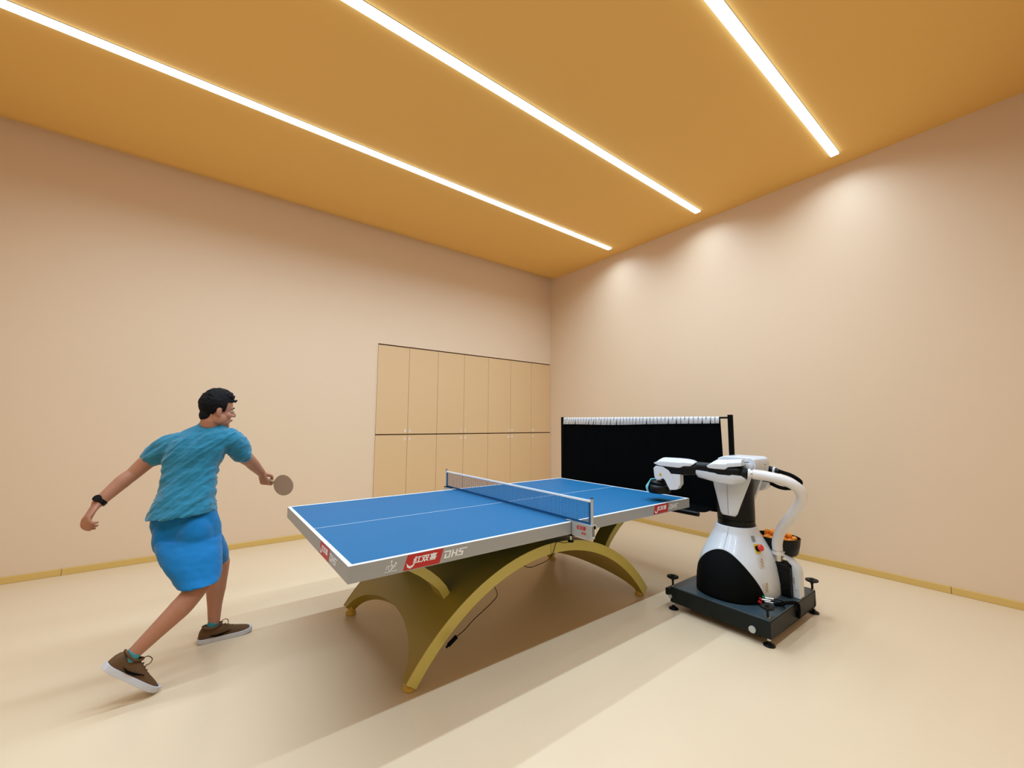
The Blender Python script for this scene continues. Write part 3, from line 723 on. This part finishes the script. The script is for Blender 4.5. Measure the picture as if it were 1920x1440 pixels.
# orange balls
random.seed(11)
bm0 = ellipsoid(B(), (0, 0, 0), (.02, 0, 0), (0, .02, 0), (0, 0, .02), 24, 14)
spots = []
for lz, rad, rows in ((.4635, .80, 0), (.4965, .86, 1), (.5295, .90, 2), (.5625, .62, 3)):
    gy = -.13
    while gy <= .13:
        gx = -.11+(.0208 if (rows % 2) else 0)
        while gx <= .11:
            jx = gx+random.uniform(-.0006, .0006); jy = gy+random.uniform(-.0006, .0006)+(.012 if rows % 2 else 0)
            if (jx/(.125*rad-.004))**2+(jy/(.150*rad-.004))**2 < .92:
                if rows < 2 or random.random() < (.9 if rows == 2 else .45): spots.append((BO.x+jx, BO.y+jy, lz+random.uniform(-.0004, .0004)))
            gx += .0416
        gy += .0365
me0 = None
for i, (x, y, z) in enumerate(spots):
    if me0 is None:
        o = link('ping_pong_ball', bm0, M['orange'], None, smooth=True); me0 = o; o.location = (x, y, z)
    else:
        o = me0.copy(); COL.objects.link(o); o.location = (x, y, z)
    tag(o, 'orange ball in the heap in the black hopper bowl behind the robot', 'ball', 'balls in the hopper bowl')
print('balls', len(spots))
#@@ROBOT_END
#@@PERSON
# ------------------------------------------------------------------ player
PS = thing('person', 'person in teal t-shirt and blue shorts lunging towards the table, arms spread', 'person', (-.40, 1.35, 0))
J = dict(
    hipR=(-.550, 1.245, .700), kneeR=(-.484, 1.045, .480), calfR=(-.566, 1.012, .384), ankR=(-.735, .985, .220),
    hipL=(-.517, 1.428, .668), kneeL=(-.386, 1.490, .465), calfL=(-.392, 1.500, .290), ankL=(-.392, 1.462, .085),
    shL=(-.655, 1.435, 1.232), cuffL=(-.767, 1.485, 1.144), elL=(-.843, 1.491, 1.056), wrL=(-.972, 1.429, .911),
    palmL=(-1.003, 1.384, .856), shR=(-.375, 1.352, 1.258), cuffR=(-.300, 1.418, 1.151), elR=(-.255, 1.491, 1.105),
    wrR=(-.162, 1.645, .998), palmR=(-.136, 1.680, .958), neck=(-.481, 1.405, 1.345), blade=(-.045, 1.645, .850))
J = {k: V(v) for k, v in J.items()}
def remesh(o, vox, sm=4):
    r = o.modifiers.new('remesh', 'REMESH'); r.mode = 'VOXEL'; r.voxel_size = vox; r.use_smooth_shade = True
    s = o.modifiers.new('smooth', 'SMOOTH'); s.iterations = sm; s.factor = .5
    return o
def limb(bm, pts, rs, n=20, k=6, flat=1.0, fdir=None):
    return tube(bm, pts, rs, n, k, round_end=True, flat=flat, fdir=fdir)
TORSO = [((-.743, 1.348, .822), (-.438, 1.252, .848), .125), ((-.724, 1.366, .902), (-.440, 1.277, .933), .112), ((-.707, 1.385, .991), (-.442, 1.301, 1.018), .108),
         ((-.703, 1.421, 1.082), (-.432, 1.336, 1.099), .115), ((-.705, 1.434, 1.138), (-.406, 1.340, 1.164), .122), ((-.703, 1.446, 1.199), (-.375, 1.338, 1.221), .120),
         ((-.690, 1.453, 1.250), (-.350, 1.338, 1.274), .108), ((-.645, 1.455, 1.296), (-.365, 1.354, 1.318), .088), ((-.585, 1.440, 1.335), (-.410, 1.379, 1.345), .070), ((-.540, 1.430, 1.356), (-.438, 1.395, 1.358), .058)]
SHORTS = [((-.722, 1.345, .870), (-.450, 1.260, .880), .098), ((-.729, 1.350, .821), (-.430, 1.257, .832), .108), ((-.733, 1.346, .771), (-.410, 1.244, .776), .108),
          ((-.718, 1.327, .715), (-.400, 1.226, .701), .106), ((-.690, 1.285, .655), (-.400, 1.190, .640), .110)]
def body_rings(rs, grow=0.0, n=32, e=2.35):
    out = []
    for l, r, t in rs:
        l = V(l); r = V(r); c = (l+r)/2; Wd = (r-l); a = Wd.length/2+grow; Wd.normalize()
        T = V((0, 0, 1)).cross(Wd).normalized(); t = t+grow; p = 2/e
        out.append([c+Wd*a*math.copysign(abs(math.cos(q))**p, math.cos(q))+T*t*math.copysign(abs(math.sin(q))**p, math.sin(q)) for q in [2*PI*i/n for i in range(n)]])
    return out
# ---- skin: one continuous surface
bm = B()
loft(bm, body_rings(TORSO[:7]+[(V(l).lerp(V(r), .08), V(r).lerp(V(l), .12), t*.85) for l, r, t in TORSO[7:]], -.018)); loft(bm, body_rings(SHORTS, -.018))
limb(bm, [(-.490, 1.412, 1.315), (-.478, 1.400, 1.36), (-.468, 1.388, 1.42)], [.056, .053, .050], 20, 4)
limb(bm, [J['hipR'], (-.535, 1.175, .610), (-.515, 1.115, .545), J['kneeR']], [.080, .072, .064, .050])
limb(bm, [J['kneeR'], J['kneeR'].lerp(J['calfR'], .5)+V((.0, -.004, -.002)), J['calfR'], J['calfR'].lerp(J['ankR'], .55), J['ankR']], [.051, .052, .053, .040, .031])
limb(bm, [J['hipL'], J['hipL'].lerp(J['kneeL'], .5), J['kneeL']], [.083, .074, .055])
limb(bm, [J['kneeL']+V((.006, 0, .0)), V((-.384, 1.500, .39)), J['calfL'], V((-.393, 1.488, .19)), J['ankL']], [.053, .053, .054, .040, .031])
limb(bm, [J['shL'], J['cuffL'], J['elL']], [.054, .047, .038]); limb(bm, [J['elL'], J['elL'].lerp(J['wrL'], .3)+V((-.004, 0, .002)), J['wrL']], [.038, .040, .029])
limb(bm, [J['shR'], J['cuffR'], J['elR']], [.054, .047, .040]); limb(bm, [J['elR'], J['elR'].lerp(J['wrR'], .35), J['wrR']], [.040, .038, .0265])
# feet inside the shoes
limb(bm, [(-.40, 1.455, .055), (-.36, 1.450, .045), (-.31, 1.448, .036)], [.026, .022, .018], 14, 3)
def hand(bm, wr, d, nrm, thumb_side, bends, scale=1.0, spread=1.0, thumb=None):
    """palm and five fingers: d wrist to knuckles, nrm out of the back of the hand"""
    d = d.normalized(); nrm = (nrm-d*nrm.dot(d)).normalized(); s = d.cross(nrm).normalized()*thumb_side
    P = lambda a, b, c=0: wr+(d*a+s*b+nrm*c)*scale
    rings = []
    for a, hw, th in ((-.012, .026, .023), (.015, .030, .019), (.045, .039, .015), (.078, .042, .013), (.092, .036, .010)):
        rings.append([P(a, hw*math.cos(q), th*math.sin(q)) for q in [2*PI*i/20 for i in range(20)]])
    loft(bm, rings)
    for i, (b, ln) in enumerate(((.030, .068), (.010, .076), (-.010, .070), (-.029, .054))):
        ang = 0; p0 = V((.080, b)); pts = [P(.070, b)]; a, c = .086, 0.0; pts.append(P(a, b*1.03))
        for k, q in enumerate(bends[i]):
            ang += q; step = ln*(.42, .32, .26)[k]; a += step*math.cos(ang); c -= step*math.sin(ang); pts.append(P(a, b*(1.03+.12*spread*(k+1)/3), c))
        tube(bm, pts, [.0098*scale, .0098*scale, .0090*scale, .0083*scale, .0070*scale], 10, 3, round_end=True)
    tp = thumb or [(.012, .020, -.006), (.036, .042, -.014), (.060, .056, -.022), (.084, .058, -.032)]
    tube(bm, [P(*t_) for t_ in tp], [.015*scale, .0125*scale, .0108*scale, .0085*scale], 10, 4, round_end=True)
    return d, s, nrm
dL = (J['palmL']-J['wrL'])
hand(bm, J['wrL'], dL+V((-.004, 0, -.02)), V((-.75, -.15, .62)), 1, [(.40, .75, .5), (.50, .85, .55), (.58, .9, .6), (.66, .95, .6)], scale=1.08, spread=.2)
# racket hand: handle lies across the palm, fingers close round it
dR = (J['palmR']-J['wrR']).normalized(); dR = (dR+V((.0, -.25, -.55))).normalized()
bl = (J['blade']-J['palmR']); sR = (bl-dR*bl.dot(dR)).normalized(); nR = dR.cross(sR).normalized()
hand(bm, J['wrR'], dR, nR, -1, [(.85, 1.15, .9), (.95, 1.2, .95), (1.0, 1.25, .95), (1.05, 1.3, .95)], scale=1.0, spread=-.6,
     thumb=[(.012, .020, -.010), (.032, .034, -.028), (.052, .036, -.040), (.072, .026, -.046)])
# head in its own frame
HO = V((-.463, 1.372, 1.447)); HF = V((.955, .235, -.10)).normalized(); HU = V((.14, .0, .99)); HU = (HU-HF*HU.dot(HF)).normalized(); HS = HU.cross(HF).normalized(); HK = .90
def hp_(x, y, z): return HO+(HF*x+HS*y+HU*z)*HK
def hel(bm, c, r, n=20, m=12): return ellipsoid(bm, hp_(*c), HF*r[0]*HK, HS*r[1]*HK, HU*r[2]*HK, n, m)
hel(bm, (-.004, 0, .030), (.098, .077, .095), 32, 20); hel(bm, (.030, 0, -.035), (.066, .062, .085), 28, 16); hel(bm, (.045, 0, -.075), (.050, .050, .042))
hel(bm, (.078, 0, -.106), (.020, .022, .018)); hel(bm, (.082, 0, .022), (.018, .050, .012)); hel(bm, (.090, 0, -.068), (.014, .026, .013))
for s in (-1, 1):
    hel(bm, (.062, s*.040, -.030), (.026, .022, .024)); hel(bm, (.012, s*.060, -.060), (.040, .014, .034))
    hel(bm, (-.006, s*.082, -.012), (.017, .008, .031)); hel(bm, (.000, s*.078, -.034), (.010, .009, .014))
tube(bm, [hp_(.088, 0, .010), hp_(.103, 0, -.010), hp_(.114, 0, -.028)], [.009, .010, .0125], 12, 4, round_end=True)
for s in (-1, 1): hel(bm, (.103, s*.012, -.034), (.012, .009, .008))
limb(bm, [hp_(-.02, 0, -.04), hp_(-.025, 0, -.10), V((-.485, 1.403, 1.35))], [.052, .050, .054], 20, 3)
skin = link('body', bm, M['skin'], PS, weld=False); remesh(skin, .0042, 3); skin['label'] = 'bare brown skin of head, arms and legs'
for s in (-1, 1):
    e = link('eye', hel(B(), (.0810, s*.031, .0), (.0125, .013, .0075), 14, 10), M['eyew'], PS, smooth=True)
    link('iris', hel(B(), (.0895, s*.0325, .0), (.0056, .0065, .0062), 12, 8), M['ink'], e, smooth=True)
    link('eyebrow', tube(B(), [hp_(.093, s*.014, .018), hp_(.096, s*.030, .025), hp_(.084, s*.048, .020)], [.0035, .0045, .002], 8, 4), M['hair'], PS, smooth=True)
link('lips', tube(B(), [hp_(.090, -.024, -.066), hp_(.1025, -.010, -.063), hp_(.104, 0, -.065), hp_(.1025, .010, -.063), hp_(.090, .024, -.066)], [.0025, .005, .0055, .005, .0025], 10, 4), M['lip'], PS, smooth=True)
# hair: a cap pushed under the skin wherever the head is bare
bm = ellipsoid(B(), V((0, 0, 0)), V((1, 0, 0)), V((0, 1, 0)), V((0, 0, 1)), 72, 44)
for v in bm.verts:
    n = v.co.normalized(); x, y, z = n.x*.108-.006, n.y*.089, n.z*.104+.040
    if z < .03: x = x*.98; y *= .97
    hl = .066 if x > .055 else (.066-(.055-x)/.035*.050 if x > .020 else (.016-(.020-x)/.03*.006 if x > -.012 else .012-( -.012-x)/.04*.13))
    if .012 < x < .040 and abs(y) > .05: hl = min(hl, -.012)
    nz = noise.noise(V((x, y, z))*55)*.006+noise.noise(V((x, y, z))*140)*.003
    k = 1+nz*7 if z > hl else .80
    top = max(0, z-.09)*.25
    v.co = hp_((x+.006)*k-.006+(.010 if z > .09 and x > 0 else 0), y*k, (z-.03)*k+.03+top)
ellipsoid(bm, hp_(-.058, 0, -.040), HF*.034, HS*.050, HU*.044)
random.seed(5)
for i in range(46):
    a = random.uniform(-1.2, 1.2); zz = random.uniform(.072, .128); xx = random.uniform(.02, .088) if i < 30 else random.uniform(-.10, .02)
    yy = math.sin(a)*.065
    rr = math.sqrt(max(.02, 1-(xx/.106)**2-(yy/.09)**2)); zz = .04+.104*rr
    p0 = hp_(xx, yy, zz-.006); dd = (.020, 0, .010) if i < 30 else (-.014, random.uniform(-.01, .01), .014)
    p1 = hp_(xx+dd[0], yy+dd[1], zz+dd[2]*random.uniform(.2, 1))
    tube(bm, [p0, p0.lerp(p1, .5)+HU*.003, p1], [.010, .007, .0015], 7, 3)
hair = link('hair', bm, M['hair'], PS, weld=False); remesh(hair, .003, 1)
# ---- t-shirt
TEE = [((-.752, 1.351, .806), (-.432, 1.250, .836), .142), ((-.744, 1.349, .832), (-.436, 1.252, .858), .134), ((-.724, 1.366, .902), (-.440, 1.277, .933), .118)]+TORSO[2:9]+[((-.548, 1.433, 1.356), (-.430, 1.391, 1.360), .066), ((-.538, 1.424, 1.378), (-.424, 1.384, 1.380), .058)]
bm = B(); loft(bm, body_rings(TEE, .0))
bm2 = limb(bm, [J['shL']+V((.03, -.01, .0)), J['shL']+V((-.03, .01, -.022)), J['cuffL'].lerp(J['shL'], .12)], [.078, .073, .063], 24, 5)
limb(bm, [J['shR']+V((-.02, -.0, .0)), J['shR']+V((.025, .02, -.030)), J['cuffR'].lerp(J['shR'], .10)], [.076, .073, .064], 24, 5)
tee = link('t_shirt', bm, M['shirt'], PS, weld=False)
r = tee.modifiers.new('remesh', 'REMESH'); r.mode = 'VOXEL'; r.voxel_size = .006; r.use_smooth_shade = True
s_ = tee.modifiers.new('smooth', 'SMOOTH'); s_.iterations = 6
tx = bpy.data.textures.new('folds', 'CLOUDS'); tx.noise_scale = .075; tx.noise_depth = 2
em = bpy.data.objects.new('fold_direction', None); COL.objects.link(em); em.location = (-.55, 1.4, 1.0)
em.rotation_euler = (0, math.radians(-42), math.radians(-15)); em.scale = (1.9, 1, .42); em.parent = tee; em.matrix_parent_inverse = Matrix.Translation(-V(PS.location))
d_ = tee.modifiers.new('folds', 'DISPLACE'); d_.texture = tx; d_.texture_coords = 'OBJECT'; d_.texture_coords_object = em; d_.strength = .027; d_.mid_level = .52
# ---- shorts
bm = B(); loft(bm, body_rings(SHORTS, 0.0))
LEGR = [((-.706, 1.290, .700), (-.402, 1.195, .685), .112), ((-.692, 1.240, .645), (-.393, 1.140, .625), .120), ((-.660, 1.185, .580), (-.391, 1.100, .568), .120), ((-.609, 1.126, .519), (-.396, 1.058, .516), .108), ((-.580, 1.077, .474), (-.402, 1.022, .486), .104)]
loft(bm, body_rings(LEGR, 0.0, e=2.1))
limb(bm, [J['hipL'], J['hipL'].lerp(J['kneeL'], .45), J['kneeL'].lerp(J['hipL'], .17)], [.108, .096, .078], 24, 5)
Tb = V((.30, .954, 0))
for c, rr in (((-.524, 1.226, .672), (.104, .104, .165)), ((-.668, 1.288, .715), (.052, .084, .110))):
    ellipsoid(bm, c, V((.954, -.30, 0))*rr[0], Tb*rr[1], V((0, 0, 1))*rr[2], 28, 16)
sh_ = link('shorts', bm, M['shorts'], PS, weld=False)
r = sh_.modifiers.new('remesh', 'REMESH'); r.mode = 'VOXEL'; r.voxel_size = .006; r.use_smooth_shade = True
s_ = sh_.modifiers.new('smooth', 'SMOOTH'); s_.iterations = 12
tx2 = bpy.data.textures.new('soft_folds', 'CLOUDS'); tx2.noise_scale = .11; tx2.noise_depth = 2
d_ = sh_.modifiers.new('folds', 'DISPLACE'); d_.texture = tx2; d_.texture_coords = 'LOCAL'; d_.strength = .016; d_.mid_level = .5
link('pocket_seam', tube(B(), [(-.432, 1.166, .815), (-.426, 1.150, .76), (-.432, 1.135, .705)], .0022, 6, 5), M['shirt'], sh_, smooth=True)
# ---- watch
dw = (J['wrL']-J['elL']).normalized()
wc = J['wrL']-dw*.012
wt = link('wrist_watch', lathe(B(), wc-dw*.011, [(.029, 0), (.0335, .001), (.0335, .023), (.029, .024)], 28, ax=dw), M['black'], PS, smooth='auto')
sv, tv = frame(dw); fc = (V((-.3, -.75, .6))-dw*V((-.3, -.75, .6)).dot(dw)).normalized()
link('watch_face', cyl(B(), wc+fc*.029, wc+fc*.041, .019, n=24), M['black'], wt, smooth='auto')
# ---- shoes
def shoe(heel, fwd, upv, k=1.0, flip=1, lace=True):
    heel = V(heel); X = V(fwd).normalized(); Z = (V(upv)-X*V(upv).dot(X)).normalized(); Y = Z.cross(X)
    Q = lambda x, y, z: heel+(X*x+Y*y+Z*z)*k
    prof = [(.000, .022, .004, .050, .0), (.012, .030, .002, .088, .0), (.035, .034, 0, .092, .0), (.070, .035, 0, .082, .0), (.105, .037, 0, .088, .0), (.135, .041, 0, .080, -.002),
            (.165, .045, 0, .066, -.003), (.200, .047, 0, .054, -.005), (.235, .045, .001, .046, -.007), (.262, .036, .004, .038, -.009), (.280, .020, .009, .028, -.011)]
    rings = []; sr = []
    for x, hw, z0_, zt_, cy in prof:
        rings.append([Q(x, cy+hw*.94*math.copysign(abs(math.cos(q))**.75, math.cos(q)), z0_+.022+(zt_-.022-z0_)*max(0, math.sin(q))**.8 if math.sin(q) > 0 else z0_+.016) for q in [2*PI*i/24 for i in range(24)]])
        sr.append([Q(x-.003 if x < .1 else x+.003, cy+(hw+.003)*math.copysign(abs(math.cos(q))**.45, math.cos(q)), z0_+(.027 if math.sin(q) > 0 else 0)) for q in [PI/12+2*PI*i/12 for i in range(12)]])
    bm = B(); loft(bm, rings)
    o = link('shoe', bm, M['shoe'], PS, smooth=True, weld=False); o['label'] = 'brown knit running shoe'
    ss = o.modifiers.new('s', 'SUBSURF'); ss.levels = 1; ss.render_levels = 1
    link('sole', _b(sr), M['sole'], o, bevel=.002)
    link('collar', tube(B(), [Q(.020, 0, .094), Q(.035, .026, .088), Q(.075, .030, .080), Q(.108, .016, .090), Q(.118, 0, .096), Q(.108, -.016, .090), Q(.075, -.030, .080), Q(.035, -.026, .088), Q(.020, 0, .094)], .006*k, 8, 4), M['shoe'], o, smooth=True)
    for yy in (-1, 1):
        if yy == -1 or True:
            sw = [(.165, .050), (.120, .032), (.085, .030), (.055, .044), (.088, .0385), (.120, .042)]
            bmw = B(); ins = [Q(x, yy*(.0345+.07*max(0, x-.08)*.9), z) for x, z in sw]; prism(bmw, ins, Y*yy*.007*k)
            kx = link('swoosh', bmw, M['blackm'], o); kx['label'] = 'black swoosh'
    for i in range(5):
        x = .112+i*.020; z = .089-i*.0095
        link('lace', tube(B(), [Q(x, -.022, z-.012), Q(x+.005, 0, z+.004), Q(x+.010, .022, z-.014)], .0022*k, 6, 4), M['shoe'], o, smooth=True)
    link('lace', tube(B(), [Q(.118, 0, .098), Q(.125, -.012, .112), Q(.145, -.022, .112), Q(.150, -.030, .095), Q(.140, -.028, .080)], .0022*k, 6, 5), M['shoe'], o, smooth=True)
    return Q
def _b(rings):
    bm = B(); loft(bm, rings); return bm
Q1 = shoe((-.470, 1.437, 0), (1, .035, 0), (0, 0, 1), 1.0)
Q2 = shoe((-.842, .955, .196), (.192, .055, -.1955), (.70, .2, .68), 1.0)
link('sock', cyl(B(), J['ankL']+V((0, 0, .012)), V((-.405, 1.458, .055)), .0335, .031, n=24), M['sock'], PS, smooth='auto')
aR = J['ankR']; dd = (V((-.79, .985, .175))-aR).normalized()
link('sock', cyl(B(), aR+V((.008, -.002, .010)), V((-.765, .985, .178)), .0320, .029, n=24), M['sock'], PS, smooth='auto')
# ---- paddle
PD = thing('table_tennis_paddle', 'tan table tennis paddle held in the right hand of the lunging person', 'paddle', tuple(J['palmR']))
ax = (sR+dR*.30).normalized(); pn_ = (nR*.8+V((0, -.5, .2))*(1 if nR.dot(V((0, -1, 0))) > 0 else -1)); pn_ = (pn_-ax*pn_.dot(ax)).normalized(); sx_ = ax.cross(pn_)
HB = J['wrR']+dR*.070-nR*.026
bm = B(); rings = []
for t, a, b in ((-.035, .014, .012), (-.01, .0125, .0105), (.03, .012, .010), (.06, .013, .0095)):
    rings.append([HB+ax*t+sx_*a*math.cos(q)+pn_*b*math.sin(q) for q in [2*PI*i/16 for i in range(16)]])
loft(bm, rings); link('handle', bm, M['wood'], PD, smooth='auto')
def outline(r, k=40):
    return [(.060+.078+math.cos(2*PI*i/k+PI)*.078*(1.0)*r, math.sin(2*PI*i/k+PI)*.075*r) for i in range(k)]
bc = lambda r, o: [HB+ax*a+sx_*b+pn_*o for a, b in outline(r)]
link('blade', prism(B(), bc(1.0, -.003), pn_*.006), M['wood'], PD)
link('rubber', prism(B(), bc(.985, .0031), pn_*.002), M['tan'], PD)
link('rubber', prism(B(), bc(.985, -.0051), pn_*.002), M['tan'], PD)
#@@PERSON_END
